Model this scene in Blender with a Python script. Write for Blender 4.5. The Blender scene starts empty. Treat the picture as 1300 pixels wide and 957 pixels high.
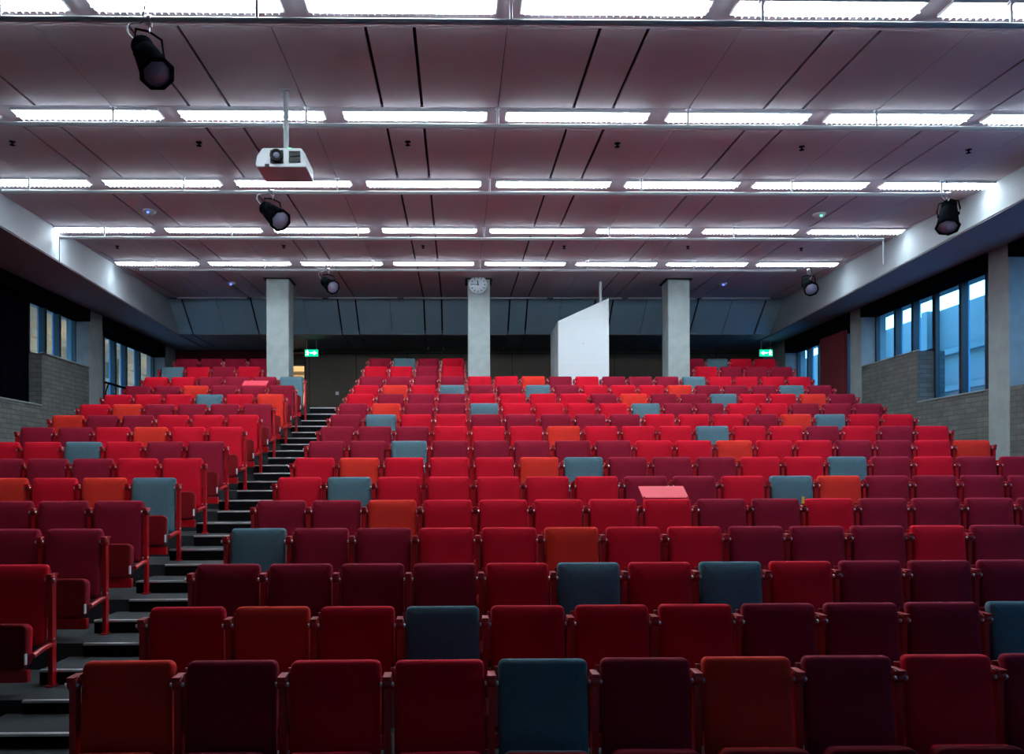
import bpy, bmesh, math, random
from mathutils import Vector, Matrix
random.seed(7)
SC = bpy.context.scene
COL = SC.collection
EZ = 1.87          # eye height above the front tread; every H below is measured from eye height
P = 0.55           # seat pitch

# ------------------------------------------------------------------ materials
def mat(name, col, rough=0.6, metal=0.0, noise=0.0, nscale=30.0, bump=0.0, bscale=200.0, sheen=0.0, spec=0.5, coat=0.0):
    m = bpy.data.materials.new(name); m.use_nodes = True
    nt = m.node_tree; b = nt.nodes['Principled BSDF']
    b.inputs['Base Color'].default_value = (*col, 1)
    b.inputs['Roughness'].default_value = rough
    b.inputs['Metallic'].default_value = metal
    b.inputs['Specular IOR Level'].default_value = spec
    if sheen: b.inputs['Sheen Weight'].default_value = sheen; b.inputs['Sheen Roughness'].default_value = 0.4
    if sheen: b.inputs['Sheen Tint'].default_value = (*[min(1, c*1.3+.03) for c in col], 1)
    if coat: b.inputs['Coat Weight'].default_value = coat; b.inputs['Coat Roughness'].default_value = 0.2
    tc = nt.nodes.new('ShaderNodeTexCoord')
    if noise:
        n = nt.nodes.new('ShaderNodeTexNoise'); n.inputs['Scale'].default_value = nscale; n.inputs['Detail'].default_value = 5
        nt.links.new(tc.outputs['Object'], n.inputs['Vector'])
        mr = nt.nodes.new('ShaderNodeMapRange'); mr.inputs[3].default_value = 1-noise; mr.inputs[4].default_value = 1+noise
        mr.inputs[1].default_value = .25; mr.inputs[2].default_value = .75
        nt.links.new(n.outputs['Fac'], mr.inputs[0])
        mx = nt.nodes.new('ShaderNodeVectorMath'); mx.operation = 'SCALE'; mx.inputs[0].default_value = col
        nt.links.new(mr.outputs[0], mx.inputs['Scale']); nt.links.new(mx.outputs[0], b.inputs['Base Color'])
    if bump:
        n2 = nt.nodes.new('ShaderNodeTexNoise'); n2.inputs['Scale'].default_value = bscale; n2.inputs['Detail'].default_value = 3
        nt.links.new(tc.outputs['Object'], n2.inputs['Vector'])
        bp = nt.nodes.new('ShaderNodeBump'); bp.inputs['Strength'].default_value = bump; bp.inputs['Distance'].default_value = .01
        nt.links.new(n2.outputs['Fac'], bp.inputs['Height']); nt.links.new(bp.outputs[0], b.inputs['Normal'])
    return m

def emis(name, col, s):
    m = bpy.data.materials.new(name); m.use_nodes = True
    nt = m.node_tree; nt.nodes.clear()
    e = nt.nodes.new('ShaderNodeEmission'); e.inputs[0].default_value = (*col, 1); e.inputs[1].default_value = s
    o = nt.nodes.new('ShaderNodeOutputMaterial'); nt.links.new(e.outputs[0], o.inputs[0]); return m

def brick_mat(name, c1, c2, mortar):
    m = mat(name, c1, .9); nt = m.node_tree; b = nt.nodes['Principled BSDF']
    tc = nt.nodes.new('ShaderNodeTexCoord'); sp = nt.nodes.new('ShaderNodeSeparateXYZ'); cb = nt.nodes.new('ShaderNodeCombineXYZ')
    ad = nt.nodes.new('ShaderNodeMath'); ad.operation = 'ADD'
    nt.links.new(tc.outputs['Object'], sp.inputs[0])
    nt.links.new(sp.outputs['X'], ad.inputs[0]); nt.links.new(sp.outputs['Y'], ad.inputs[1])
    nt.links.new(ad.outputs[0], cb.inputs[0]); nt.links.new(sp.outputs['Z'], cb.inputs[1])
    br = nt.nodes.new('ShaderNodeTexBrick'); br.inputs['Scale'].default_value = 1
    br.inputs['Brick Width'].default_value = .30; br.inputs['Row Height'].default_value = .085; br.inputs['Mortar Size'].default_value = .009
    br.inputs['Color1'].default_value = (*c1, 1); br.inputs['Color2'].default_value = (*c2, 1); br.inputs['Mortar'].default_value = (*mortar, 1)
    nt.links.new(cb.outputs[0], br.inputs['Vector'])
    n = nt.nodes.new('ShaderNodeTexNoise'); n.inputs['Scale'].default_value = 6; n.inputs['Detail'].default_value = 6
    nt.links.new(tc.outputs['Object'], n.inputs['Vector'])
    mr = nt.nodes.new('ShaderNodeMapRange'); mr.inputs[1].default_value = .3; mr.inputs[2].default_value = .7; mr.inputs[3].default_value = .8; mr.inputs[4].default_value = 1.15
    nt.links.new(n.outputs['Fac'], mr.inputs[0])
    mx = nt.nodes.new('ShaderNodeVectorMath'); mx.operation = 'SCALE'
    nt.links.new(br.outputs['Color'], mx.inputs[0]); nt.links.new(mr.outputs[0], mx.inputs['Scale']); nt.links.new(mx.outputs[0], b.inputs['Base Color'])
    bp = nt.nodes.new('ShaderNodeBump'); bp.inputs['Strength'].default_value = .6; bp.inputs['Distance'].default_value = .01; bp.invert = True
    nt.links.new(br.outputs['Fac'], bp.inputs['Height']); nt.links.new(bp.outputs[0], b.inputs['Normal'])
    return m

def wood_mat():
    m = mat('dark veneer', (.06, .045, .025), .55); nt = m.node_tree; b = nt.nodes['Principled BSDF']
    tc = nt.nodes.new('ShaderNodeTexCoord'); mp = nt.nodes.new('ShaderNodeMapping'); mp.inputs['Scale'].default_value = (14, 14, .8)
    n = nt.nodes.new('ShaderNodeTexNoise'); n.inputs['Scale'].default_value = 2; n.inputs['Detail'].default_value = 6
    cr = nt.nodes.new('ShaderNodeValToRGB'); cr.color_ramp.elements[0].color = (.04, .029, .017, 1); cr.color_ramp.elements[1].color = (.08, .062, .036, 1)
    nt.links.new(tc.outputs['Object'], mp.inputs[0]); nt.links.new(mp.outputs[0], n.inputs['Vector']); nt.links.new(n.outputs['Fac'], cr.inputs[0]); nt.links.new(cr.outputs[0], b.inputs['Base Color'])
    return m

M = dict(
    r=mat('scarlet fabric', (.42, .0012, .014), .85, noise=.07, nscale=9, bump=.25, bscale=260, sheen=.10, spec=.15),
    c=mat('crimson fabric', (.19, .0035, .019), .85, noise=.08, nscale=9, bump=.25, bscale=260, sheen=.12, spec=.15),
    o=mat('orange fabric', (.50, .021, .013), .85, noise=.07, nscale=9, bump=.25, bscale=260, sheen=.10, spec=.15),
    g=mat('grey blue fabric', (.066, .125, .155), .85, noise=.16, nscale=70, bump=.3, bscale=260, sheen=.12, spec=.15),
    frame=mat('red lacquered steel', (.33, .0015, .007), .32, spec=.5, coat=.3),
    pan=mat('dark red moulded shell', (.13, .001, .004), .8, spec=.15),
    board=mat('light red laminate', (.52, .03, .055), .55, spec=.4),
    chrome=mat('zinc bolt', (.55, .55, .60), .3, metal=1),
    ceil=mat('ceiling panel', (.46, .44, .50), .75, noise=.05, nscale=1.3, bump=.05, bscale=300),
    gap=mat('black gap', (.005, .005, .006), .9),
    white=mat('white plaster', (.60, .63, .66), .7, noise=.04, nscale=1.5),
    fascia=mat('pale fascia board', (.31, .36, .40), .7, noise=.05, nscale=1.2),
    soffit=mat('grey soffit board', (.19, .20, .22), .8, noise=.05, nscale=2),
    slope=mat('grey sloping board', (.26, .41, .50), .8, noise=.05, nscale=2),
    paint=mat('white enamel', (.72, .74, .78), .35),
    steel=mat('grey painted tube', (.58, .64, .70), .45),
    booth=mat('white booth panel', (.52, .58, .62), .6, noise=.02, nscale=3),
    conc=mat('board marked concrete', (.25, .295, .30), .85, noise=.16, nscale=4, bump=.25, bscale=40),
    brick=brick_mat('grey brick', (.075, .082, .080), (.105, .112, .108), (.055, .058, .057)),
    wood=wood_mat(),
    carpet=mat('charcoal carpet', (.012, .016, .020), .95, noise=.3, nscale=120, bump=.4, bscale=300),
    riser=mat('black riser', (.002, .002, .003), .9, spec=.1),
    nosing=mat('aluminium nosing', (.62, .66, .68), .3, metal=.75),
    black=mat('black satin metal', (.003, .004, .0052), .9, spec=.0),
    blackcloth=mat('black cloth', (.0018, .002, .004), 1, spec=.0),
    redcloth=mat('dark red panel cloth', (.10, .003, .008), .95),
    blue=mat('light blue window metal', (.10, .36, .60), .4),
    darkframe=mat('black window metal', (.010, .014, .022), .4),
    lens=mat('spot lens', (.22, .22, .32), .25, spec=.6),
    proj=mat('pale grey plastic', (.70, .75, .80), .4),
    dark=mat('black plastic', (.010, .011, .014), .5, spec=.3),
    clockface=mat('clock face', (.62, .72, .80), .4),
    facade_r=mat('pale blue grey facade', (.11, .125, .125), .8, noise=.12, nscale=.8),
    facade_l=mat('buff concrete facade', (.10, .075, .045), .85, noise=.15, nscale=1.2),
    ground=mat('outdoor paving', (.40, .42, .45), .9),
    lightwood=mat('corridor plaster', (.55, .42, .27), .8, noise=.1, nscale=3),
    yellow=mat('yellow card', (.85, .55, .06), .7),
    blackboard=mat('pale front wall', (.34, .38, .42), .7),
    detect=mat('detector plastic', (.55, .60, .68), .5),
    tube=emis('fluorescent tube', (.84, .95, 1.0), 42),
    green=emis('exit sign green', (.0, .62, .24), 1.6),
    exitw=emis('exit sign white', (.9, 1, .95), 3),
    blueled=emis('blue led', (.05, .10, 1), 6), greenled=emis('green led', (.05, 1, .3), 5),
    warm=emis('warm lamp', (1, .72, .42), 12),
    cool=emis('lit window pane outside', (.55, .8, 1), 5),
)
gl = bpy.data.materials.new('window glass'); gl.use_nodes = True
nt = gl.node_tree; nt.nodes.clear()
_t = nt.nodes.new('ShaderNodeBsdfTransparent'); _t.inputs[0].default_value = (.86, .93, .97, 1)
_g = nt.nodes.new('ShaderNodeBsdfGlossy'); _g.inputs['Roughness'].default_value = .02
_l = nt.nodes.new('ShaderNodeLayerWeight'); _p = nt.nodes.new('ShaderNodeMath'); _p.operation = 'POWER'; _p.inputs[1].default_value = 4; nt.links.new(_l.outputs['Facing'], _p.inputs[0])
_f = nt.nodes.new('ShaderNodeMath'); _f.operation = 'MULTIPLY_ADD'; _f.inputs[1].default_value = .55; _f.inputs[2].default_value = .03; nt.links.new(_p.outputs[0], _f.inputs[0])
_m = nt.nodes.new('ShaderNodeMixShader'); _o = nt.nodes.new('ShaderNodeOutputMaterial')
nt.links.new(_f.outputs[0], _m.inputs[0]); nt.links.new(_t.outputs[0], _m.inputs[1]); nt.links.new(_g.outputs[0], _m.inputs[2]); nt.links.new(_m.outputs[0], _o.inputs[0])
M['glass'] = gl

# ------------------------------------------------------------------ mesh helpers
class MB:
    """collects verts and faces for one mesh"""
    def __init__(s): s.v = []; s.f = []; s.sm = []
    def add(s, vs, fs, smooth=False):
        n = len(s.v); s.v += [tuple(v) for v in vs]
        for f in fs: s.f.append([i+n for i in f]); s.sm.append(smooth)
    def box(s, x0, x1, y0, y1, z0, z1, mx=None):
        vs = [Vector((x, y, z)) for x in (x0, x1) for y in (y0, y1) for z in (z0, z1)]
        if mx: vs = [mx @ v for v in vs]
        s.add(vs, [(0, 1, 3, 2), (4, 6, 7, 5), (0, 4, 5, 1), (2, 3, 7, 6), (0, 2, 6, 4), (1, 5, 7, 3)])
        return s
    def tube(s, pts, r, n=12, r2=None):
        pts = [Vector(p) for p in pts]; rings = []
        up = Vector((0, 0, 1))
        for i, p in enumerate(pts):
            t = (pts[min(i+1, len(pts)-1)]-pts[max(i-1, 0)]).normalized()
            a = t.cross(up)
            if a.length < 1e-3: a = t.cross(Vector((1, 0, 0)))
            a.normalize(); b = t.cross(a)
            rr = r if r2 is None else r+(r2-r)*i/(len(pts)-1)
            rings.append([p+a*math.cos(2*math.pi*k/n)*rr+b*math.sin(2*math.pi*k/n)*rr for k in range(n)])
        vs = [v for ring in rings for v in ring]; fs = []
        for i in range(len(pts)-1):
            for k in range(n): fs.append((i*n+k, i*n+(k+1) % n, (i+1)*n+(k+1) % n, (i+1)*n+k))
        s.add(vs, fs, True)
        s.add(rings[0], [tuple(range(n))[::-1]]); s.add(rings[-1], [tuple(range(n))])
        return s
    def prism(s, poly, lo, hi, axis='z', fn=None):
        n = len(poly)
        def pt(p, h):
            v = {'z': (p[0], p[1], h), 'y': (p[0], h, p[1]), 'x': (h, p[0], p[1])}[axis]
            return fn(v) if fn else v
        s.add([pt(p, lo) for p in poly]+[pt(p, hi) for p in poly],
              [tuple(range(n))[::-1], tuple(range(n, 2*n))]+[(i, (i+1) % n, n+(i+1) % n, n+i) for i in range(n)])
        return s
    def lathe(s, prof, mx, n=24):
        rings = [[mx @ Vector((r*math.cos(2*math.pi*k/n), r*math.sin(2*math.pi*k/n), z)) for k in range(n)] for r, z in prof]
        vs = [v for r in rings for v in r]
        s.add(vs, [(i*n+k, i*n+(k+1) % n, (i+1)*n+(k+1) % n, (i+1)*n+k) for i in range(len(prof)-1) for k in range(n)], True)
        if min(prof[0][0], prof[-1][0]) > 1e-6:      # open ring: close it on itself
            m_ = len(prof)-1
            s.add(rings[-1]+rings[0], [(k, (k+1) % n, n+(k+1) % n, n+k) for k in range(n)], True)
        return s
    def mesh(s, name, m, bevel=0, seg=2):
        me = bpy.data.meshes.new(name); me.from_pydata(s.v, [], s.f)
        for p, q in zip(me.polygons, s.sm): p.use_smooth = q
        bm = bmesh.new(); bm.from_mesh(me); bmesh.ops.recalc_face_normals(bm, faces=bm.faces)
        if bevel: bmesh.ops.bevel(bm, geom=list(bm.edges), offset=bevel, segments=seg, affect='EDGES', profile=.5, clamp_overlap=True)
        bm.to_mesh(me); bm.free()
        for mm in (m if isinstance(m, (list, tuple)) else [m]): me.materials.append(mm)
        return me
    def obj(s, name, m, parent=None, bevel=0, seg=2): return link(name, s.mesh(name, m, bevel, seg), parent)

def link(name, me, parent=None):
    o = bpy.data.objects.new(name, me); COL.objects.link(o)
    if parent: o.parent = parent
    return o
def tag(o, label, cat, group=None):
    o['label'] = label; o['category'] = cat
    if group: o['group'] = group
    return o
def thing(name, label, cat, loc=(0, 0, 0), rot=(0, 0, 0), group=None):
    o = link(name, None); o.location = loc; o.rotation_euler = rot
    return tag(o, label, cat, group)
def struct(o): o['kind'] = 'structure'; return o

def rounded_slab(w, h, t, rc, re, seg=5, belly=0.0):
    """upright cushion w x h, thickness t (front face at -y), corner radius rc, edge radius re; centred on x, z from 0 to h"""
    def ring(inset, y):
        pts = []
        r = max(rc-inset, .002); hw = w/2-inset; 
        for cx, cz, a0 in ((hw-r, h-inset-r, 0), (-hw+r, h-inset-r, 90), (-hw+r, inset+r, 180), (hw-r, inset+r, 270)):
            for k in range(seg+1):
                a = math.radians(a0+90*k/seg); pts.append(Vector((cx+r*math.cos(a), y, cz+r*math.sin(a))))
        return pts
    rings = []
    for k in range(4):
        a = math.pi/2*k/3; rings.append(ring(re*(1-math.sin(a)), -re*math.cos(a)+re))
    # front: from inset edge (y=0) out to full width (y=re), then back
    rings.append(ring(0, t-re*.5)); rings.append(ring(re*.5, t))
    # puffed centre rings
    front = []
    for ins, dy in ((re+.012, -belly*.30), (re+.03, -belly*.6), (re+.06, -belly*.85), (re+.11, -belly)):
        front.insert(0, ring(ins, dy))
    rings = front+rings
    n = len(rings[0]); b = MB(); vs = [v for r_ in rings for v in r_]
    b.add(vs, [(i*n+k, i*n+(k+1) % n, (i+1)*n+(k+1) % n, (i+1)*n+k) for i in range(len(rings)-1) for k in range(n)]+[tuple(range(n)), tuple(range((len(rings)-1)*n, len(rings)*n))[::-1]], True)
    return b

ORD = ['', 'first', 'second', 'third', 'fourth', 'fifth', 'sixth', 'seventh', 'eighth', 'ninth', 'tenth', 'eleventh', 'twelfth', 'thirteenth', 'fourteenth', 'fifteenth', 'sixteenth', 'seventeenth']

# ------------------------------------------------------------------ seating layout
ytop = [837, 768.3, 713.8, 668.6, 633.2, 604, 579.5, 558.4, 540, 524.8, 511, 498.8, 487.8, 476.8, 464, 454]
D = [1000*P*(.00758+.001655*i) for i in range(16)]
Htop = [(612-y)*d/1000 for y, d in zip(ytop, D)]
PADTOP = .93
TR = [EZ+h-PADTOP for h in Htop]      # tread heights
TR = [t-TR[0] for t in TR]
def zt(i): return TR[i]
X0 = -3.18*P                          # first seat right of the aisle
def swept(x): return .017*abs(x)      # the rows sweep back slightly towards both walls

MID = ['ocrrgcocrc', 'rorgrrrcccg', 'ccccrgrgrccc', 'gccrrorrcccrc', 'ccorrrrrccrcccc', 'rgrrrrrccrgocccc', 'rorrrogcccrrgcrcc',
       'ccgcccccrrorrccro', 'cccrrrorrrgrrcrcr', 'cgrrcccccrrrcogrr', 'cocc'+'grrrrgccrrccc', 'rcccrrrrcoccgrroc', 'rorgccgcrrrocccgc', 'ccccrrocrccc'+'grrrr']
LEFT = {2: '-----r', 3: '----cc', 4: '---ccc', 5: '--orog', 6: '-cccrr', 7: 'rrgrcc', 8: 'ccrorr', 9: 'occrrr', 10: 'roccccc'[:6], 11: 'rrrgro', 12: 'ccoccc', 13: 'rrcccg'}
LEFT15, LEFT16 = 'grcr', 'cccc'
CN = dict(r='bright red', c='crimson', o='orange red', g='grey blue')

# shared chair meshes --------------------------------------------------
tilt = Matrix.Translation((0, -.065, .315)) @ Matrix.Rotation(math.radians(-6.2), 4, 'X')
def xf(mb, mx): mb.v = [tuple(mx @ Vector(v)) for v in mb.v]; return mb
PAD = {k: xf(rounded_slab(.475, .615, .066, .034, .026, belly=.012), tilt).mesh('backrest', M[k]) for k in 'rcog'}
_b = rounded_slab(.455, .585, .022, .03, .006); xf(_b, Matrix.Translation((0, .057, .012))); xf(_b, tilt)
SHELL = _b.mesh('back_shell', M['frame'])
_b = MB(); _b.box(-.262, .238, .062, .074, .26, .575); xf(_b, tilt); RAIL = _b.mesh('back_rail', M['frame'], .003)
_b = rounded_slab(.46, .33, .055, .05, .014); xf(_b, Matrix.Translation((0, -.30, .19)) @ Matrix.Rotation(math.radians(-4), 4, 'X'))
SEATPAN = _b.mesh('seat', M['pan'])
CUSH = {}
for k in 'rcog':
    _b = rounded_slab(.45, .31, .05, .05, .014); xf(_b, Matrix.Translation((0, -.243, .20)) @ Matrix.Rotation(math.radians(-4), 4, 'X')); CUSH[k] = _b.mesh('seat_cushion', M[k])
_b = MB(); _b.box(-.262, .238, -.285, -.235, .095, .185); BEAM = _b.mesh('seat_beam', M['frame'], .006)
def post_mesh(sx):
    b = MB()
    b.box(sx-.017, sx+.017, -.03, .03, 0, .80)
    b.box(sx-.03, sx+.03, -.055, .055, 0, .012)
    # rounded head that carries the bolts
    b.lathe([(.0, -.026), (.034, -.026), (.038, -.02), (.038, .02), (.034, .026), (.0, .026)], Matrix.Translation((sx, -.005, .815)) @ Matrix.Rotation(math.pi/2, 4, 'Y'), 14)
    b.box(sx-.02, sx+.02, -.055, .06, .835, .855)
    b.tube([(sx, 0, .32), (sx*.985, -.10, .315), (sx*.95, -.26, .285)], .022, 8)
    return b.mesh('support_post', M['frame'])
def bolt_meshes(sx):
    out = []
    for dx in (-.030, .030):
        for z, r in ((.812, .012), (.36, .009)):
            b = MB(); b.lathe([(.0, -.007), (r, -.007), (r, .004), (r*.6, .007), (0, .007)], Matrix.Translation((sx+dx*(1 if z > .5 else .75), -.03 if z > .5 else -.02, z)) @ Matrix.Rotation(math.pi/2, 4, 'Y'), 8)
            out.append(b.mesh('bolt', M['chrome']))
    return out
POST = {-1: post_mesh(-P/2), 1: post_mesh(P/2)}; BOLT = {-1: bolt_meshes(-P/2), 1: bolt_meshes(P/2)}
_b = MB(); _b.box(.226, .238, -.315, -.285, .23, .31); HINGE = _b.mesh('hinge_plate', M['steel'], .003)
_b = MB(); _b.box(-.232, .232, 0, .25, -.006, .006)
xf(_b, Matrix.Translation((0, .075, .93)) @ Matrix.Rotation(math.radians(28), 4, 'X'))
_b.box(-.225, -.21, .062, .09, .62, .95); _b.box(.21, .225, .062, .09, .62, .95)
BOARD = _b.mesh('writing_board', M['board'], .003)

count = 0
def chair(row, x, colour, label, group, endpost=0, board=False, firstcol=False):
    global count; count += 1
    t = thing('auditorium_seat', label, 'seat', (x, D[row]+swept(x), zt(row)), (0, 0, -.017 if x > 0 else .017 if x < 0 else 0), group)
    pad = link('backrest', PAD[colour], t)
    link('back_shell', SHELL, t); link('back_rail', RAIL, t)
    link('seat', SEATPAN, t); link('seat_cushion', CUSH[colour], t); link('seat_beam', BEAM, t); link('hinge_plate', HINGE, t)
    p = link('support_post', POST[-1], t); [link('bolt', m_, p) for m_ in BOLT[-1]]
    if endpost: p = link('support_post', POST[1], t); [link('bolt', m_, p) for m_ in BOLT[1]]
    if board: o = link('writing_board', BOARD, t); o['label'] = 'raised pale red writing board'
    return t

for i, s in enumerate(MID):
    n = len(s)
    for k, c in enumerate(s):
        x = X0+k*P
        full = n == 17
        if full and k == 16: where = 'at the right wall end of'
        else: where = (ORD[k+1]+' right of the aisle in')
        lab = f"{CN[c]} tip-up seat, {where} the {ORD[i+1]} row from front"
        if i == 4 and k == 7: lab = 'bright red tip-up seat with raised writing board behind, middle of the fifth row from front'
        chair(i, x, c, lab, f'seats right of the aisle, {ORD[i+1]} row', endpost=(full and k == 16), board=(i == 4 and k == 7))
for i, s in LEFT.items():
    for k, c in enumerate(s):
        if c == '-': continue
        x = (-11.12+k)*P
        lab = f"{CN[c]} tip-up seat, {ORD[6-k]} left of the aisle in the {ORD[i+1]} row from front"
        if i == 12 and k == 4: lab = 'crimson tip-up seat with raised pale writing board behind, left block, thirteenth row'
        chair(i, x, c, lab, f'seats left of the aisle, {ORD[i+1]} row', endpost=(k == 5), board=(i == 12 and k == 4))
for row, ls, ms, rs in ((14, 'grcr', 'rrcr', 'rccc'), (15, 'cccc', 'cgcr', 'cgrr')):
    rn = 'fifteenth row' if row == 14 else 'shaded last row'
    for k, c in enumerate(ls): chair(row, (-11.12+k)*P, c, f"{CN[c]} tip-up seat, {ORD[k+1]} from the left windows in the {rn}", f'seats by the left windows, {rn}', endpost=(k == 3))
    for k, c in enumerate(ms): chair(row, X0+k*P, c, f"{CN[c]} tip-up seat, {ORD[k+1]} from the aisle toward the clock pillar, {rn}", f'seats between aisle and clock pillar, {rn}', endpost=(k == 3))
    for k, c in enumerate(rs): chair(row, X0+(13+k)*P, c, f"{CN[c]} tip-up seat, {ORD[k+1]} to the right of the right-hand pillar, {rn}", f'seats right of the right-hand pillar, {rn}', endpost=(k == 3))
print('chairs', count)
# small yellow card tucked by the grey seat of the sixth row
_x = X0+9.45*P
b = MB(); b.box(-.013, .013, -.002, .002, -.035, .035)
o = b.obj('paper_tag', M['yellow']); o.location = (_x+.055, D[4]+swept(_x)+.064, zt(4)+.905); tag(o, 'tiny yellow paper tag between a crimson and a bright red seat, fifth row', 'tag')

# ------------------------------------------------------------------ tiers, aisle steps
XL, XR = -7.9, 8.65
EDGE = [d-.38 for d in D]
YB = 21.5
fl = MB(); rz = MB()
fl.box(XL-.3, XR+.3, -2.0, EDGE[1]+.3, -.12, 0)
for i in range(1, 16):
    y0 = EDGE[i]; y1 = EDGE[i+1]+.3 if i < 15 else YB+.3
    z = zt(i); zl = zt(i-1)-.05
    if i == 15:
        # last tier only under its seats; the back passage stays on the fifteenth tier
        for xa, xb in ((XL, -4.75), (-2.08, XR)):
            pl = [(xa, y0+swept(xa)), (xb, y0+swept(xb)), (xb, y1), (xa, y1)] if xa > -5 and False else None
            pts = [(xa, y0+swept(xa))]+([(0, y0)] if xa < 0 < xb else [])+[(xb, y0+swept(xb)), (xb, D[15]+.6), (xa, D[15]+.6)]
            fl.prism(pts, zl, z)
        continue
    if i == 14: y1 = YB+.3
    pts = [(XL, y0+swept(XL)), (0, y0), (XR, y0+swept(XR)), (XR, y1), (XL, y1)]
    fl.prism(pts, zl, z)
floor = struct(fl.obj('floor', M['carpet']))
AX0, AX1 = -5.62*P, -3.70*P
st = MB(); ns = []
for i in range(1, 15):
    yc = EDGE[i]+swept(-2.55)
    # tread block flush with the tier, and the half step in front of it
    zp, zc = zt(i-1), zt(i)
    run = EDGE[i]-EDGE[i-1]
    st.box(AX0-.12, AX1, yc-run/2-.01, yc+.02, zp-.02, (zp+zc)/2)
    ns.append((AX0-.12, AX1, yc-run/2-.01, (zp+zc)/2)); ns.append((AX0, AX1, yc-.012, zc))
steps = st.obj('aisle_steps', M['carpet']); struct(steps)
rs = MB()
for (xa, xb, y, z) in ns: rs.box(xa+.002, xb-.002, y-.004, y+.002, z-.125, z-.016)
rs.obj('step_riser', M['riser'], steps)
NM = None
for (xa, xb, y, z) in ns:
    b = MB(); b.box(xa, xb, y-.010, y+.028, z-.014, z+.004); b.obj('step_nosing', M['nosing'], steps, .002)

# ------------------------------------------------------------------ ceiling
CA, CB = 3.683, .0345
def HC(y): return EZ+CA+CB*y
rows = {'first': (6.392, 6.560), 'second': (8.461, 8.665), 'third': (10.590, 10.79), 'fourth': (12.80, 13.00), 'fifth': (15.02, 15.24)}
RW = list(rows.values())
def slab(mb, x0, x1, y0, y1, t0, t1):
    vs = [(x, y, HC(y)+t) for x in (x0, x1) for y in (y0, y1) for t in (t0, t1)]
    mb.add(vs, [(0, 1, 3, 2), (4, 6, 7, 5), (0, 4, 5, 1), (2, 3, 7, 6), (0, 2, 6, 4), (1, 5, 7, 3)])
YSL = 18.5
c0 = .44+1.015
wide = sorted([c0+2.03*n+s for n in range(-5, 5) for s in (-.21, .21)])
thin = [.44+2.03*n for n in range(-4, 5)]
cuts = sorted([(x, .016) for x in wide]+[(x, .004) for x in thin])
cm = MB(); y = -2.0
bands = []
for a, b_ in RW: bands.append((y, a-.11, True)); bands.append((a-.11, b_+.23, False)); y = b_+.23
bands.append((y, YSL, True))
for ya, yb, seams in bands:
    if seams:
        x = -8.2
        for cx_, hw in cuts+[(8.9, 0)]:
            if cx_-hw > x: slab(cm, x, cx_-hw, ya+.004, yb-.004, 0, .03)
            x = cx_+hw
    else: slab(cm, -8.2, 8.9, ya+.003, yb-.003, 0.0, .03)
ceiling = struct(cm.obj('ceiling', M['ceil']))
bk = MB(); slab(bk, -8.4, 9.1, -2.2, YB+.5, .08, .14); bk.obj('ceiling_void', M['gap'], ceiling)
# sloping boards at the back and their dark joints
sl = MB(); x = -8.2
S0 = (YSL+.06, HC(YSL)-.02); S1 = (19.35, EZ+3.64)
for cx_, hw in cuts+[(8.9, 0)]:
    hw *= 1.3
    if cx_-hw > x:
        vs = [(xx, yy+dy, zz+dz) for xx in (x, cx_-hw) for (yy, zz) in (S0, S1) for dy, dz in ((0, 0), (.02, .03))]
        sl.add(vs, [(0, 1, 3, 2), (4, 6, 7, 5), (0, 4, 5, 1), (2, 3, 7, 6), (0, 2, 6, 4), (1, 5, 7, 3)])
    x = cx_+hw
o = struct(sl.obj('trim_1', M['slope'])); o['label'] = 'grey sloping boards at the back of the ceiling'
b = MB(); vs = [(xx, yy+dy, zz+dz) for xx in (-8.2, 8.9) for (yy, zz) in (S0, S1) for dy, dz in ((.06, .05), (.09, .09))]
b.add(vs, [(0, 1, 3, 2), (4, 6, 7, 5), (0, 4, 5, 1), (2, 3, 7, 6), (0, 2, 6, 4), (1, 5, 7, 3)]); b.obj('board_backing', M['gap'], o)
b = MB(); x = -8.2
for cx_, hw in cuts+[(8.9, 0)]:
    if cx_-hw > x: b.box(x, cx_-hw, 19.36, YB+.2, EZ+3.62, EZ+3.66)
    x = cx_+hw
b.box(-8.2, 8.9, 19.36, YB+.2, EZ+3.70, EZ+3.74)
struct(b.obj('ceiling_back', M['soffit']))

# side bulkheads: pale vertical face, grey underside out to the windows
def bulk(name, pa, pb, xo, side):
    (xa, ya), (xb, yb) = pa, pb
    b = MB(); pts = [(xa, ya), (xb, yb), (xo, yb), (xo, ya)]
    b.prism(pts, EZ+3.62, EZ+5.0)
    o = struct(b.obj(name, M['fascia']))
    u = MB(); u.prism([(xa+.012*side, ya), (xb+.012*side, yb), (xo, yb), (xo, ya)], EZ+3.60, EZ+3.62); u.obj('underside_board', M['soffit'], o)
    return o
bulk('trim_2', (-6.375+.045*13.1, -2), (-6.775-.045*.1, 19.42), -8.3, -1)
bulk('trim_3', (7.273-.050*12.5, -2), (7.76, 19.42), 9.1, 1)
# beam side pieces past the slope
for nm, xa, xb in (('trim_4', -8.3, -6.775), ('trim_5', 7.76, 9.1)):
    b = MB(); b.box(xa, xb, 19.40, YB+.2, EZ+3.60, EZ+3.70); struct(b.obj(nm, M['soffit']))

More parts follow.
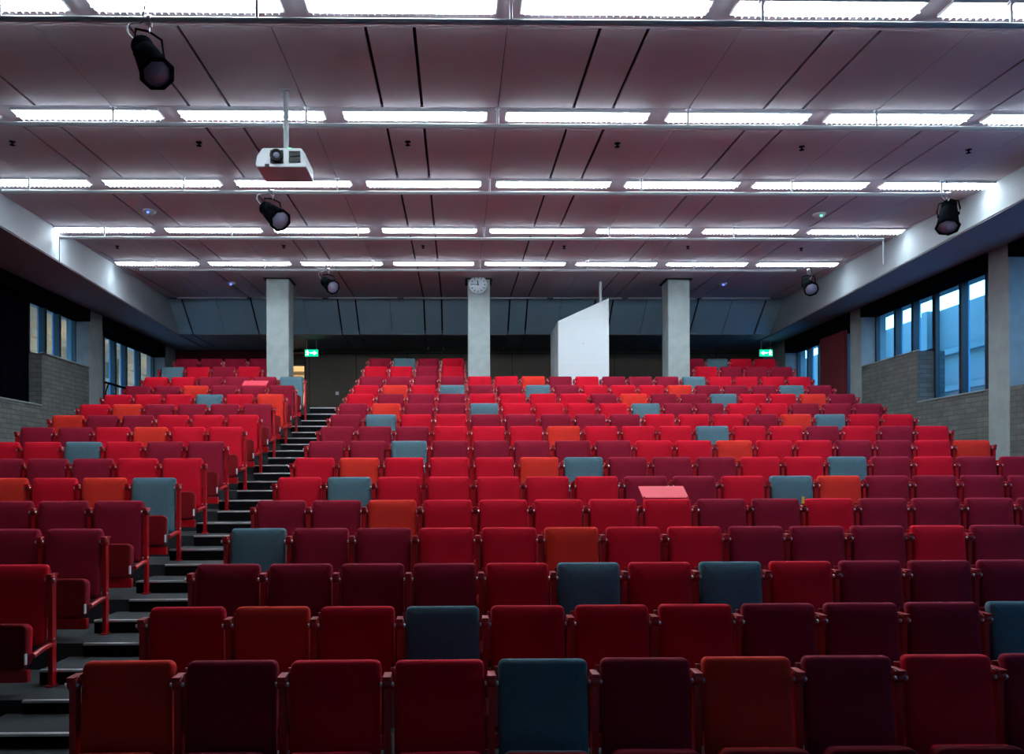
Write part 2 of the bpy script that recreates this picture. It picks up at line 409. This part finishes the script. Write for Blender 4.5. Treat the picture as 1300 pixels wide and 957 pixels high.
# ------------------------------------------------------------------ luminaires
tiltc = math.atan(CB)
Lf = MB(); L2, W2 = .765, .098
for a in ((-L2-.012, L2+.012, -W2-.012, -W2), (-L2-.012, L2+.012, W2, W2+.012), (-L2-.012, -L2, -W2, W2), (L2, L2+.012, -W2, W2)): Lf.box(*a, -.022, .0)
FRAME = Lf.mesh('housing', M['paint'])
Lt = MB(); Lt.box(-L2+.02, L2-.02, -W2+.012, W2-.012, -.034, -.028); TUBE = Lt.mesh('lamp_tube', M['tube'])
Ll = MB()
for k in range(27):
    x = -L2+.03+k*(2*L2-.06)/26
    Ll.box(x-.0025, x+.0025, -W2, W2, -.052, -.036)
Ll.box(-L2, L2, -.004, .004, -.053, -.036)
LOUV = Ll.mesh('louver', M['paint'])
fixt = {'first': range(-2, 5), 'second': range(-3, 5), 'third': range(-3, 5), 'fourth': range(-3, 5), 'fifth': range(-3, 5)}
PLx = 1.752
for rn, (a, b_) in rows.items():
    yc = (a+b_)/2-.045; ks = [k for k in fixt[rn]]
    x_first = -.445
    for j, k in enumerate(ks):
        x = x_first+k*PLx
        t = thing('ceiling_light', f"lit louvred ceiling light, {ORD[j+1]} from the left in the {rn} row from the stage", 'ceiling light', (x, yc, HC(yc)), (tiltc, 0, 0), f'ceiling lights, {rn} row')
        link('housing', FRAME, t); link('lamp_tube', TUBE, t); link('louver', LOUV, t)
# unlit slot lights at the foot of the flat ceiling
Lo = MB(); Lo.box(-.80, .80, -.05, .05, -.03, 0); 
for k in range(40): Lo.box(-.78+k*.04-.004, -.78+k*.04+.004, -.055, .045, -.036, -.03)
OFF = Lo.mesh('ceiling_vent', M['steel'])
for j, k in enumerate(range(-3, 5)):
    o = link('ceiling_vent', OFF); o.location = (-.445+k*PLx, YSL-.06, HC(YSL-.06)); o.rotation_euler = (tiltc, 0, 0)
    tag(o, f'narrow grey slotted ceiling strip above the sloping boards, {ORD[j+1]} from the left', 'ceiling vent', 'slotted strips above the sloping boards')

# ------------------------------------------------------------------ rails below the lights
def rail(rn, y, x0, x1, hang, curl=0):
    z = HC(y)-(.215 if rn == 'first' else .19)
    t = thing('lighting_rail', f"grey hanging tube rail below the {rn} row of ceiling lights", 'lighting rail', (0, y, z))
    b = MB(); pts = [(x0, 0, 0), (x1, 0, 0)]
    b.tube(pts, .024, 12)
    if curl & 1: b.tube([(x0, 0, 0), (x0, 0, -.40)], .012, 8)
    if curl & 2: b.tube([(x1, 0, 0), (x1, 0, -.40)], .012, 8)
    b.obj('rail_tube', M['steel'], t)
    for hx in hang:
        h = MB(); h.tube([(hx, 0, .0), (hx, 0, .19)], .013, 10); h.box(hx-.03, hx+.03, -.03, .03, .182, .19); h.obj('hanger', M['paint'], t)
H4 = [.44+2.03*n for n in range(-4, 5)]
rail('first', 6.31, -5.4, 6.3, [h for h in H4 if -5 < h < 6.2])
rail('second', 8.366, -5.9, 6.85, [h for h in H4 if -5.8 < h < 6.8])
rail('third', 10.504, -6.0, 6.62, [h for h in H4 if -6 < h < 6.6])
rail('fourth', 12.724, -6.36, 6.95, [h for h in H4 if -6 < h < 6.9], curl=3)
rail('fifth', 14.894, -5.95, 6.45, [h for h in H4 if -6 < h < 6.4])

# ------------------------------------------------------------------ spotlights
def spotlight(label, loc, aim, railz, coil=1, s=1.0):
    """loc = centre of the lamp body; clamp sits on the rail straight above"""
    t = thing('spotlight', label, 'spotlight', loc, group='black spotlights on the rails')
    d = Vector(aim).normalized(); q = d.to_track_quat('Z', 'Y').to_matrix().to_4x4() @ Matrix.Scale(s, 4)
    b = MB()
    b.lathe([(0, -.17), (.045, -.17), (.055, -.15), (.058, -.08), (.078, -.06), (.086, .02), (.096, .11), (.100, .15), (.100, .165), (.09, .165), (.088, .14), (0, .13)], q, 20)
    for k in range(5): b.lathe([(.05, -.15+k*.018), (.071, -.15+k*.018), (.071, -.143+k*.018), (.05, -.143+k*.018)], q, 16)
    # barn door ring, eight sided
    b.lathe([(.100, .150), (.113, .158), (.113, .172), (.088, .176)], q, 8)
    b.obj('lamp_body', M['black'], t)
    b = MB(); b.lathe([(0, .150), (.090, .160), (.086, .168), (0, .178)], q, 20); b.obj('lens', M['lens'], t)
    h = Vector((0, 0, 1)).cross(d).normalized(); top = Vector((0, 0, railz-loc[2]))
    b = MB()
    for sg in (-1, 1):
        b.tube([h*(.085*s*sg), h*(.10*s*sg)+Vector((0, 0, .06)), h*(.085*s*sg)+top*.62, h*(.0*sg)+top*.70], .010, 6)
        b.lathe([(0, -.012), (.022, -.012), (.022, .012), (0, .012)], Matrix.Translation(h*(.088*s*sg)) @ h.to_track_quat('Z', 'Y').to_matrix().to_4x4(), 10)
    b.obj('yoke', M['black'], t)
    b = MB(); b.tube([top*.68, top*.9], .011, 8); b.lathe([(.021, -.02), (.034, -.02), (.034, .02), (.021, .02)], Matrix.Translation(top) @ Matrix.Rotation(math.pi/2, 4, 'Y'), 14)
    b.box(-.02, .02, -.02, .02, -.055, -.03, Matrix.Translation(top)); b.obj('clamp', M['chrome'], t)
    tail = d*(-.16*s)
    sx = -coil
    b = MB(); pts = [tail, tail+Vector((sx*.05, 0, .03)), tail+Vector((sx*.11, .0, .10)), tail+Vector((sx*.09, 0, .17)), Vector((sx*.06, 0, top.z-.02)), Vector((sx*.05, 0, top.z+.02)), Vector((sx*.02, 0, top.z+.18))]
    sm = []
    for i in range(len(pts)-1):
        p0, p1, p2, p3 = pts[max(i-1, 0)], pts[i], pts[i+1], pts[min(i+2, len(pts)-1)]
        for k in range(5):
            u = k/5; sm.append(.5*((2*p1)+(p2-p0)*u+(2*p0-5*p1+4*p2-p3)*u*u+(3*p1-p0-3*p2+p3)*u**3))
    sm.append(pts[-1]); b.tube(sm, .007, 8); b.obj('cable', M['dark'], t)
def sp(label, px, py, y, aim, coil, s=1.0):
    x = (px-581)/1000*y*(1+.017*(px-581)/1000); z = EZ+(612-py)/1000*y
    spotlight(label, (x, y, z), aim, HC(y)-(.215 if y < 7 else .19), coil, s)
sp('black spotlight with looped cable on the frontmost rail, nearest the stage', 191, 77, 6.31, (.46, -.42, -.78), 1, 1.25)
sp('black spotlight hanging just below the white projector, aimed to the right', 347, 272, 10.504, (.55, -.55, -.55), 1, 1.35)
sp('small black spotlight hanging between the left pillar and the clock pillar', 418, 361, 14.894, (.50, -.75, -.45), 1, 1.25)
sp('large black spotlight at the right end of the third rail', 1205, 271, 10.504, (-.30, -.40, -.80), 1, 1.35)
sp('black spotlight at the right end of the rearmost rail', 1027, 362, 14.894, (-.12, -.80, -.50), -1, 1.25)

# ------------------------------------------------------------------ projector
py_, pxx = 8.0, -1.725
t = thing('projector', 'white ceiling projector hanging on a pole between the second and third light rows', 'projector', (pxx, py_, EZ+3.20))
pz = HC(py_)-(EZ+3.20)
b = MB(); b.prism([(-.26, -.06), (-.245, .02), (-.19, .10), (.19, .10), (.235, .04), (.245, -.09), (-.25, -.09)], -.21, .19, 'y'); b.obj('projector_body', M['proj'], t, .012, 3)
b = MB(); b.lathe([(0, -.002), (.052, -.002), (.062, .02), (.062, .05), (.046, .055), (.040, .03), (0, .03)], Matrix.Translation((-.045, -.205, .012)) @ Matrix.Rotation(math.pi/2, 4, 'X'), 22); b.box(-.108, .018, -.222, -.20, -.052, .072); o = b.obj('lens_barrel', M['dark'], t); 
b = MB(); b.lathe([(0, 0), (.034, 0), (.030, .008), (0, .014)], Matrix.Translation((-.045, -.240, .012)) @ Matrix.Rotation(math.pi/2, 4, 'X'), 18); b.obj('lens_glass', M['lens'], o)
for z in (-.045, .015):
    b = MB(); b.box(.075, .185, -.224, -.20, z, z+.048); 
    b.obj('air_vent', M['dark'], t)
b = MB(); b.tube([(.0, 0, .09), (.0, 0, pz)], .027, 14); b.box(-.10, .10, -.08, .08, .095, .112); b.box(-.06, .06, -.06, .06, pz-.012, pz); b.obj('mount_pole', M['steel'], t)
b = MB(); b.box(-.16, -.12, -.224, -.212, -.085, -.065); b.obj('sensor_window', M['dark'], t)
b = MB(); b.box(.06, .09, -.19, -.17, .10, .108); b.obj('status_light', M['greenled'], t)

# ------------------------------------------------------------------ pillars, clock, booth
def pillar(label, x0, x1, y0=16.4, dpt=.48):
    t = thing('concrete_pillar', label, 'pillar', ((x0+x1)/2, y0+dpt/2, zt(13)), group='square concrete pillars at the back'); t['kind'] = 'structure'
    w = (x1-x0)/2; h = HC(y0)-zt(13)-.01
    b = MB(); b.prism([(-w+.012, -dpt/2), (w-.012, -dpt/2), (w, -dpt/2+.012), (w, dpt/2-.012), (w-.012, dpt/2), (-w+.012, dpt/2), (-w, dpt/2-.012), (-w, -dpt/2+.012)], 0, h); b.obj('shaft', M['conc'], t)
    b = MB(); b.box(-w-.05, w+.05, -dpt/2-.05, dpt/2+.05, h-.018, h); b.obj('shadow_gap', M['gap'], t)
    return t
pillar('concrete pillar left of the steps with grey seats at its foot', -3.957, -3.495)
pillar('concrete pillar in the middle carrying the round clock', .224, .683)
pillar('concrete pillar to the right of the white booth', 4.408, 4.867)
t = thing('wall_clock', 'round white wall clock on the middle concrete pillar', 'clock', (.435, 16.395, EZ+(612-362)/1000*16.4), (math.pi/2, 0, 0))
b = MB(); b.lathe([(0, 0), (.185, 0), (.190, .02), (.190, .055), (.172, .062), (.168, .045), (0, .045)], Matrix(), 36); b.obj('clock_case', M['steel'], t)
b = MB(); b.lathe([(0, .045), (.168, .045), (.168, .048), (0, .048)], Matrix(), 36); b.obj('clock_face', M['clockface'], t)
b = MB()
for k in range(12): b.box(-.008, .008, .125, .155, .048, .051, Matrix.Rotation(k*math.pi/6, 4, 'Z'))
b.obj('hour_marks', M['dark'], t)
for nm, ang, ln, w in (('minute_hand', 88, .130, .007), ('hour_hand', 6, .085, .010)):
    b = MB(); b.box(-w, w, -.02, ln, .052, .055, Matrix.Rotation(math.radians(ang), 4, 'Z')); b.obj(nm, M['dark'], t)
b = MB(); b.lathe([(0, .05), (.014, .05), (.014, .06), (0, .06)], Matrix(), 12); b.obj('hub', M['dark'], t)

bx0, bx1, by0, by1 = 2.107, 3.168, 16.4, 17.75
t = thing('projection_booth', 'tall white booth with a slanted top between the clock pillar and right pillar', 'booth', ((bx0+bx1)/2, by0, zt(13)))
w = (bx1-bx0)/2; zb = EZ+3.347-zt(13); zz = EZ+3.833-zt(13)
b = MB(); b.prism([(-w, 0), (w, 0), (w, zb), (-w, zb)], 0, by1-by0, 'y'); b.obj('booth_body', M['booth'], t)
b = MB(); b.prism([(-w, zb+.008), (w, zb+.008), (w-.005, zz)], 0, by1-by0, 'y'); b.obj('slanted_top', M['booth'], t)
b = MB(); b.box(-w+.05, w-.12, -.004, .002, zb-.86, zb-.85); b.box(-w, w, -.003, .002, zb, zb+.008); b.obj('panel_joint', M['steel'], t)
b = MB(); b.tube([(w-.12, .3, zz-.1), (w-.12, .3, HC(by0+.3)-zt(13)-.01)], .03, 10); b.obj('conduit', M['steel'], t)
b = MB(); b.lathe([(0, 0), (.02, 0), (.02, .01), (0, .01)], Matrix.Translation((0, 0, zb-.45)) @ Matrix.Rotation(math.pi/2, 4, 'X'), 12); b.obj('round_lock', M['steel'], t)

# ------------------------------------------------------------------ back wall with the open doorway
zl = zt(14); ztop = EZ+3.62
DX0, DX1 = -4.85, -4.13
b = MB(); b.box(-8.1, DX0, YB, YB+.2, zl, ztop); struct(b.obj('wall_back_left', M['redcloth']))
bw = MB(); bw.box(DX1, 9.0, YB, YB+.2, zl, ztop); bw.box(DX0, DX1, YB, YB+.2, zl+1.98, ztop); wb = struct(bw.obj('wall_back', M['wood']))
b = MB()
for x in (-4.02, -2.75, -1.35, .1, 1.5, 2.9, 4.3, 5.7, 7.1): b.box(x-.008, x+.008, YB-.006, YB+.001, zl, ztop-.02)
b.box(DX1, 8.6, YB-.006, YB+.001, ztop-.12, ztop-.10)
b.obj('panel_joint', M['gap'], wb)
b = MB(); b.box(DX1-.03, DX1+.03, YB-.03, YB+.21, zl, zl+2.0); b.box(DX0-.03, DX0+.03, YB-.03, YB+.21, zl, zl+2.0); b.box(DX0, DX1, YB-.03, YB+.21, zl+1.96, zl+2.02)
dfr = struct(b.obj('door_1', M['dark']))
b = MB(); b.box(DX0+.03, DX0+.07, YB+.1, YB+.78, zl+.01, zl+1.96); b.obj('door_leaf', M['paint'], dfr)
b = MB(); b.tube([(DX0+.09, YB+.7, zl+1.0), (DX0+.13, YB+.7, zl+1.0), (DX0+.13, YB+.58, zl+1.0)], .01, 8); b.obj('door_handle', M['chrome'], dfr)
b = MB(); b.box(-6.5, -2.5, 24.2, 24.4, zl-.1, ztop+.4); b.box(-6.5, -6.3, YB+.2, 24.2, zl-.1, ztop+.4); b.box(-2.7, -2.5, YB+.2, 24.2, zl-.1, ztop+.4)
b.box(-6.5, -2.5, YB+.2, 24.4, ztop+.4, ztop+.5); struct(b.obj('wall_corridor', M['lightwood']))
b = MB(); b.box(-6.5, -2.5, YB+.2, 24.4, zl-.1, zl); struct(b.obj('floor_corridor', M['carpet']))
b = MB()
for z in (1.2, 1.45, 1.75): b.box(-6.3, -2.7, 24.10, 24.2, zl+z, zl+z+.07)
tag(b.obj('wall_shelf', M['wood']), 'brown horizontal wall rails seen through the open back door', 'wall rail')
t = thing('wall_lamp', 'warm glowing round lamp seen through the open back door', 'lamp', (-4.86, 24.05, zl+1.22))
b = MB(); b.lathe([(0, -.12), (.08, -.09), (.12, 0), (.08, .09), (0, .12)], Matrix(), 18); b.obj('lamp_globe', M['warm'], t)
b = MB(); b.tube([(0, 0, .05), (0, .14, .05)], .015, 8); b.box(-.05, .05, .10, .145, -.03, .13); b.obj('lamp_bracket', M['steel'], t)
b = MB(); b.box(-.045, .045, -.012, 0, -.045, .045); o = b.obj('light_switch', M['detect'], None, .004); o.location = (-3.27, YB, EZ+(612-499)/1000*YB); tag(o, 'small pale square switch on the dark wood back wall', 'switch')

# exit signs
def exit_sign(px, label, flip):
    y = 20.0; x = (px-581)/1000*y*(1+.017*(px-581)/1000); z = EZ+(612-448)/1000*y
    t = thing('exit_sign', label, 'exit sign', (x, y, z), group='green exit signs')
    b = MB(); b.box(-.17, .17, 0, .05, -.09, .09); b.obj('sign_case', M['steel'], t, .006)
    b = MB(); b.box(-.163, .163, -.006, .001, -.083, .083); b.obj('sign_panel', M['green'], t)
    s = -1 if flip else 1
    b = MB()   # running figure
    def P2(pts): b.prism([(s*u, v) for u, v in pts], -.010, -.006, 'y')
    P2([(-.105+.016*math.cos(k*math.pi/5), .052+.016*math.sin(k*math.pi/5)) for k in range(10)])
    P2([(-.125, .032), (-.095, .036), (-.082, .0), (-.108, -.008)])
    P2([(-.108, -.004), (-.090, -.004), (-.070, -.030), (-.088, -.062), (-.098, -.060), (-.084, -.030)])
    P2([(-.108, -.002), (-.095, -.010), (-.120, -.040), (-.148, -.052), (-.150, -.042), (-.126, -.032)])
    P2([(-.098, .032), (-.094, .020), (-.066, .008), (-.062, .018)])
    P2([(-.120, .032), (-.128, .020), (-.148, .006), (-.150, .018)])
    b.obj('running_figure', M['exitw'], t)
    b = MB(); b.prism([(s*u, v) for u, v in [(-.03, .012), (.06, .012), (.06, .05), (.14, 0), (.06, -.05), (.06, -.012), (-.03, -.012)]], -.010, -.006, 'y'); b.obj('arrow', M['exitw'], t)
    b = MB()
    for dx in (-.12, .12): b.tube([(dx, .025, .09), (dx, .025, ztop-z)], .006, 6)
    b.obj('hanger_rod', M['steel'], t)
exit_sign(396, 'green lit exit sign above the open door left of the steps', False)
exit_sign(973, 'green lit exit sign at the right end of the back wall', True)

# ------------------------------------------------------------------ detectors and sprinklers
def ceil_item(px, py):
    v = (612-py)/1000; y = CA/(v-CB); return (px-581)/1000*y*(1+.017*(px-581)/1000), y
for px, py, led, lab in ((191, 268, 'blueled', 'white smoke detector with blue light on the left ceiling, nearer one'), (295, 359, 'blueled', 'white smoke detector with blue light above the left seats, farther one'),
                         (918, 359, 'blueled', 'white smoke detector with blue light just right of the right pillar top'), (1041, 270, 'greenled', 'white smoke detector with green light on the right ceiling')):
    x, y = ceil_item(px, py)
    t = thing('smoke_detector', lab, 'smoke detector', (x, y, HC(y)), (tiltc+math.pi, 0, 0), 'smoke detectors')
    b = MB(); b.lathe([(0, 0), (.095, 0), (.095, .02), (.07, .035), (.06, .06), (.03, .068), (0, .068)], Matrix(), 22); b.obj('detector_body', M['detect'], t)
    b = MB(); b.lathe([(0, .0), (.016, .0), (.012, .012), (0, .015)], Matrix.Translation((0, .066, .045)), 10); b.obj('indicator_light', M[led], t)
SPK = MB(); SPK.lathe([(0, 0), (.035, 0), (.035, .006), (.012, .01), (.010, .035), (.03, .040), (.03, .044), (0, .046)], Matrix(), 12); SPM = SPK.mesh('sprinkler_head', M['black'])
for rowname, lst in (('second and third', ((17, 182), (254, 182), (519, 180), (785, 181), (1019, 184), (1231, 187))), ('fourth and fifth', ((150, 313), (361, 312), (538, 312), (717, 312), (874, 312), (1018, 314)))):
    for j, (px, py) in enumerate(lst):
        x, y = ceil_item(px, py); o = link('sprinkler_head', SPM); o.location = (x, y, HC(y)); o.rotation_euler = (tiltc+math.pi, 0, 0)
        tag(o, f'tiny sprinkler head, {ORD[j+1]} from the left between the {rowname} light rows', 'sprinkler', 'ceiling sprinkler heads')

# ------------------------------------------------------------------ side walls
def Z(h): return EZ+h
lw = MB()
lw.box(-8.1, -7.65, -2, 16.5, -.1, Z(1.43)); lw.box(-8.1, -7.65, 14.64, 16.5, Z(1.43), Z(2.40)); lw.box(-8.1, -7.65, 17.1, YB+.2, zt(12), Z(1.40))
lw.box(-8.3, -8.1, -2, 14.3, Z(1.43), Z(3.7))
struct(lw.obj('wall_left', M['brick']))
b = MB(); b.box(-8.11, -7.64, 16.49, 17.11, zt(10), Z(3.62)); b.box(-8.11, -7.64, 20.7, YB+.19, Z(1.40), Z(3.62)); struct(b.obj('wall_left_pier', M['conc']))
b = MB(); b.box(-7.68, -7.62, 14.62, 16.5, Z(2.40), Z(2.42)); b.box(-7.68, -7.63, -2, 14.62, Z(1.43), Z(1.45)); struct(b.obj('trim_6', M['conc']))
b = MB(); b.box(-7.95, -7.62, -2, 16.5, Z(3.36), Z(3.60)); b.box(-7.95, -7.62, 17.1, 20.7, Z(3.28), Z(3.60)); struct(b.obj('trim_7', M['black']))
# blackout curtain, softly folded
b = MB(); n = 240; vs = []
for k in range(n+1):
    y = -1.9+k*(14.63+1.9)/n; x = -7.86+.03*math.sin(k*1.15)+.012*math.sin(k*.41)
    vs += [(x, y, Z(1.452)), (x, y, Z(3.36)), (x-.01, y, Z(1.452)), (x-.01, y, Z(3.36))]
fs = []
for k in range(n): a = 4*k; fs += [(a, a+4, a+5, a+1), (a+2, a+3, a+7, a+6)]
fs += [(0, 1, 3, 2), (4*n, 4*n+2, 4*n+3, 4*n+1)]
b.add(vs, fs, True); tag(b.obj('blackout_curtain', M['blackcloth']), 'long black curtain covering the nearer windows on the left', 'curtain')

rw = MB()
rw.box(8.4, 8.9, -2, 16.68, -.1, Z(1.43)); rw.box(8.4, 8.9, 14.23, 16.22, Z(1.43), Z(2.37)); rw.box(8.4, 8.9, 16.68, YB+.2, zt(12), Z(1.40))
struct(rw.obj('wall_right', M['brick']))
b = MB(); b.box(8.39, 8.91, 16.22, 16.68, zt(10), Z(3.62)); b.box(8.39, 8.91, 11.83, 12.30, 0, Z(3.62)); b.box(8.39, 8.9, 7.3, 7.76, 0, Z(3.62)); b.box(8.39, 8.9, 2.74, 3.2, 0, Z(3.62)); b.box(8.39, 8.91, 20.0, YB+.19, Z(1.40), Z(3.62)); struct(b.obj('wall_right_pier', M['conc']))
b = MB(); b.box(8.38, 8.42, 14.20, 16.22, Z(2.37), Z(2.39)); b.box(8.38, 8.42, 12.30, 14.23, Z(1.43), Z(1.45)); struct(b.obj('trim_8', M['conc']))
b = MB(); b.box(8.37, 8.72, 7.76, 11.83, Z(3.40), Z(3.60)); b.box(8.37, 8.72, 12.30, 16.22, Z(3.40), Z(3.60)); b.box(8.37, 8.72, 16.68, 20.0, Z(3.28), Z(3.60)); struct(b.obj('trim_9', M['black']))
b = MB(); b.box(8.40, 8.47, 16.95, 18.10, Z(1.41), Z(3.30)); tag(b.obj('wall_panel', M['redcloth']), 'tall dark red panel against the right windows near the back', 'wall panel')

WN = [0]
def window(xg, y0, y1, z0, z1, mull, side):
    """mull: y positions of mullions between y0 and y1"""
    WN[0] += 1
    fr = MB(); dx = .04
    fr.box(xg-dx, xg+dx, y0, y0+.05, z0, z1); fr.box(xg-dx, xg+dx, y1-.05, y1, z0, z1); fr.box(xg-dx, xg+dx, y0, y1, z0, z0+.05); fr.box(xg-dx, xg+dx, y0, y1, z1-.05, z1)
    for m_ in mull: fr.box(xg-dx-.02, xg+dx+.02, m_-.035, m_+.035, z0, z1)
    o = struct(fr.obj(f'window_{WN[0]}', M['darkframe']))
    fb = MB()
    for m_ in [y0+.06]+list(mull): fb.box(xg+side*.045, xg+side*.09, m_-.030, m_+.045, z0, z1)
    fb.obj('window_fin', M['blue'], o)
    ys = [y0]+list(mull)+[y1]
    for a, c in zip(ys[:-1], ys[1:]):
        g = MB(); g.box(xg-.004, xg+.004, a+.03, c-.03, z0+.04, z1-.04); g.obj('window_pane', M['glass'], o)
window(-7.95, 14.68, 16.5, Z(2.40), Z(3.5), [15.25, 15.80], -1)
window(-7.95, 17.1, 20.7, Z(1.40), Z(3.5), [17.75, 18.35, 18.95, 19.75], -1)
window(8.72, 14.20, 16.22, Z(2.37), Z(3.5), [14.85, 15.45], 1)
window(8.72, 12.30, 14.20, Z(1.43), Z(3.5), [12.75, 13.42], 1)
window(8.72, 3.2, 7.3, Z(1.43), Z(3.5), [4.2, 5.2, 6.2], 1)
window(8.72, -2, 2.74, Z(1.43), Z(3.5), [-1, 0, 1, 2], 1)
window(8.72, 7.76, 11.83, Z(1.43), Z(3.5), [8.8, 9.9, 11.0], 1)
window(8.72, 16.68, 20.0, Z(1.40), Z(3.5), [17.4, 18.2, 18.75, 19.35], 1)
# rail along the far left window
b = MB(); b.tube([(-7.60, 17.12, Z(2.18)), (-7.60, 20.65, Z(2.16))], .025, 10)
for y in (17.3, 19.0, 20.5): b.tube([(-7.60, y, Z(2.17)), (-7.66, y, Z(2.0)), (-7.66, y, Z(1.30))], .015, 8)
tag(b.obj('handrail', M['black']), 'black handrail crossing the far left windows', 'handrail')

# front wall of the room behind the lectern side
b = MB(); b.box(-8.3, 8.95, -2.2, -2.0, -.1, Z(4.2)); struct(b.obj('wall_front', M['blackboard']))

b = MB(); b.box(-8.6, -8.31, -2.4, YB+.9, Z(3.58), Z(5.3)); b.box(9.11, 9.4, -2.4, YB+.9, Z(3.58), Z(5.3)); b.box(-8.31, 9.11, YB+.7, YB+.9, Z(3.3), Z(5.3)); b.box(-8.31, 9.11, -2.6, -2.4, Z(3.3), Z(5.3)); b.box(-8.6, 9.4, -2.6, YB+.9, Z(5.3), Z(5.5)); b.box(-8.31, 9.11, YB+.2, YB+.7, Z(3.55), Z(3.6)) if 0 else None
struct(b.obj('roof_light_seal', M['facade_r']))  # unseen closure added above the ceiling to stop sky light leaking in
# ------------------------------------------------------------------ outside
b = MB(); b.box(9.0, 60, -20, 60, Z(.2), Z(.3)); b.box(-60, -8.3, -20, 60, Z(.2), Z(.3)); struct(b.obj('ground', M['ground']))
b = MB(); b.box(14.2, 14.6, -6, 45, Z(.3), Z(5.0))
for z in (1.3, 2.55, 3.6): b.box(14.0, 14.2, -6, 45, Z(z), Z(z)+.16)
t = thing('facade_building', 'pale blue grey building facade seen through the right windows', 'building')
b.obj('facade_wall', M['facade_r'], t)
for y in range(2, 44, 3):
    b = MB(); b.box(13.85, 14.2, y, y+.28, Z(.3), Z(5.0)); b.obj('facade_post', M['facade_r'], t)
for y in range(0, 42, 6):
    b = MB(); b.box(14.14, 14.19, y+.6, y+1.9, Z(1.6), Z(1.95)); b.obj('lit_window', M['cool'], t)
t = thing('neighbour_building', 'buff concrete building wing seen through the left windows', 'building')
b = MB(); b.box(-14.4, -14.0, 4, 50, Z(.3), Z(7.5))
for z in (1.2, 2.1, 3.0, 3.9, 4.8): b.box(-14.0, -13.7, 4, 50, Z(z), Z(z)+.22)
b.obj('facade_wall', M['facade_l'], t)
b = MB(); b.box(-14.4, -10.8, 4, 50, Z(5.0), Z(5.25)); b.obj('sky_block_slab', M['facade_l'], t)  # slab added to keep sky light off the buff facade
for y in (18, 21.5, 25, 28.5, 32):
    b = MB(); b.box(-13.95, -13.65, y, y+.3, Z(.3), Z(6.5)); b.obj('facade_post', M['facade_l'], t)
for j, (y, z) in enumerate(((25.6, 3.5), (27.0, 2.65), (31.5, 3.3), (36.5, 3.2))):
    tt = thing('wall_lamp', f"warm outdoor lamp on the buff wing beyond the left windows, {ORD[j+1]} nearest", 'lamp', (-13.5, y, Z(z)), group='lamps outside the left windows')
    b = MB(); b.lathe([(0, -.06), (.14, -.05), (.18, 0), (.10, .06), (0, .07)], Matrix(), 16); b.obj('lamp_globe', M['warm'], tt)
    b = MB(); b.box(-.30, -.10, -.02, .02, .02, .05); b.obj('lamp_bracket', M['black'], tt)
def area(name, loc, rot, sx, sy, e, col):
    l = bpy.data.lights.new(name, 'AREA'); l.shape = 'RECTANGLE'; l.size = sx; l.size_y = sy; l.energy = e; l.color = col
    o = bpy.data.objects.new(name, l); o.location = loc; o.rotation_euler = rot; COL.objects.link(o); return o
for y in (20, 27, 34):
    l = bpy.data.lights.new('yard_lamp', 'POINT'); l.energy = 380; l.color = (1, .75, .45); l.shadow_soft_size = .2
    o = bpy.data.objects.new('yard_lamp', l); o.location = (-12.4, y, Z(3.4)); COL.objects.link(o)
l = bpy.data.lights.new('corridor_lamp', 'POINT'); l.energy = 110; l.color = (1, .78, .5); l.shadow_soft_size = .15
o = bpy.data.objects.new('corridor_lamp', l); o.location = (-4.4, 22.6, zl+2.15); COL.objects.link(o)

# ------------------------------------------------------------------ sky
w = bpy.data.worlds.new('dusk sky'); SC.world = w; w.use_nodes = True
bg = w.node_tree.nodes['Background']
tc = w.node_tree.nodes.new('ShaderNodeTexCoord'); sx = w.node_tree.nodes.new('ShaderNodeSeparateXYZ'); cr = w.node_tree.nodes.new('ShaderNodeValToRGB')
cr.color_ramp.elements[0].color = (.20, .55, .88, 1); cr.color_ramp.elements[1].color = (.04, .28, .66, 1); cr.color_ramp.elements[1].position = .75
w.node_tree.links.new(tc.outputs['Generated'], sx.inputs[0]); w.node_tree.links.new(sx.outputs['Z'], cr.inputs[0]); w.node_tree.links.new(cr.outputs[0], bg.inputs[0])
bg.inputs[1].default_value = 7.5

# ------------------------------------------------------------------ camera
cam = bpy.data.cameras.new('camera'); co = bpy.data.objects.new('camera', cam); COL.objects.link(co)
cam.sensor_width = 36; cam.sensor_fit = 'HORIZONTAL'; cam.lens = 36*1000/1300
cam.shift_x = (650-598)/1300; cam.shift_y = (612-478.5)/1300
a, r = .017, .003
R = Matrix.Rotation(-a, 4, 'Z') @ Matrix.Rotation(math.pi/2, 4, 'X') @ Matrix.Rotation(-r, 4, 'Z')
co.matrix_world = Matrix.Translation((0, 0, EZ)) @ R
cam.clip_start = .05; cam.clip_end = 200
SC.camera = co
SC.view_settings.view_transform = 'Standard'; SC.view_settings.look = 'None'; SC.view_settings.gamma = 1; SC.view_settings.exposure = .62
SC.view_settings.use_curve_mapping = False
SC.cycles.max_bounces = 8; SC.cycles.diffuse_bounces = 5; SC.cycles.sample_clamp_indirect = 4
SC.cycles.use_denoising = True
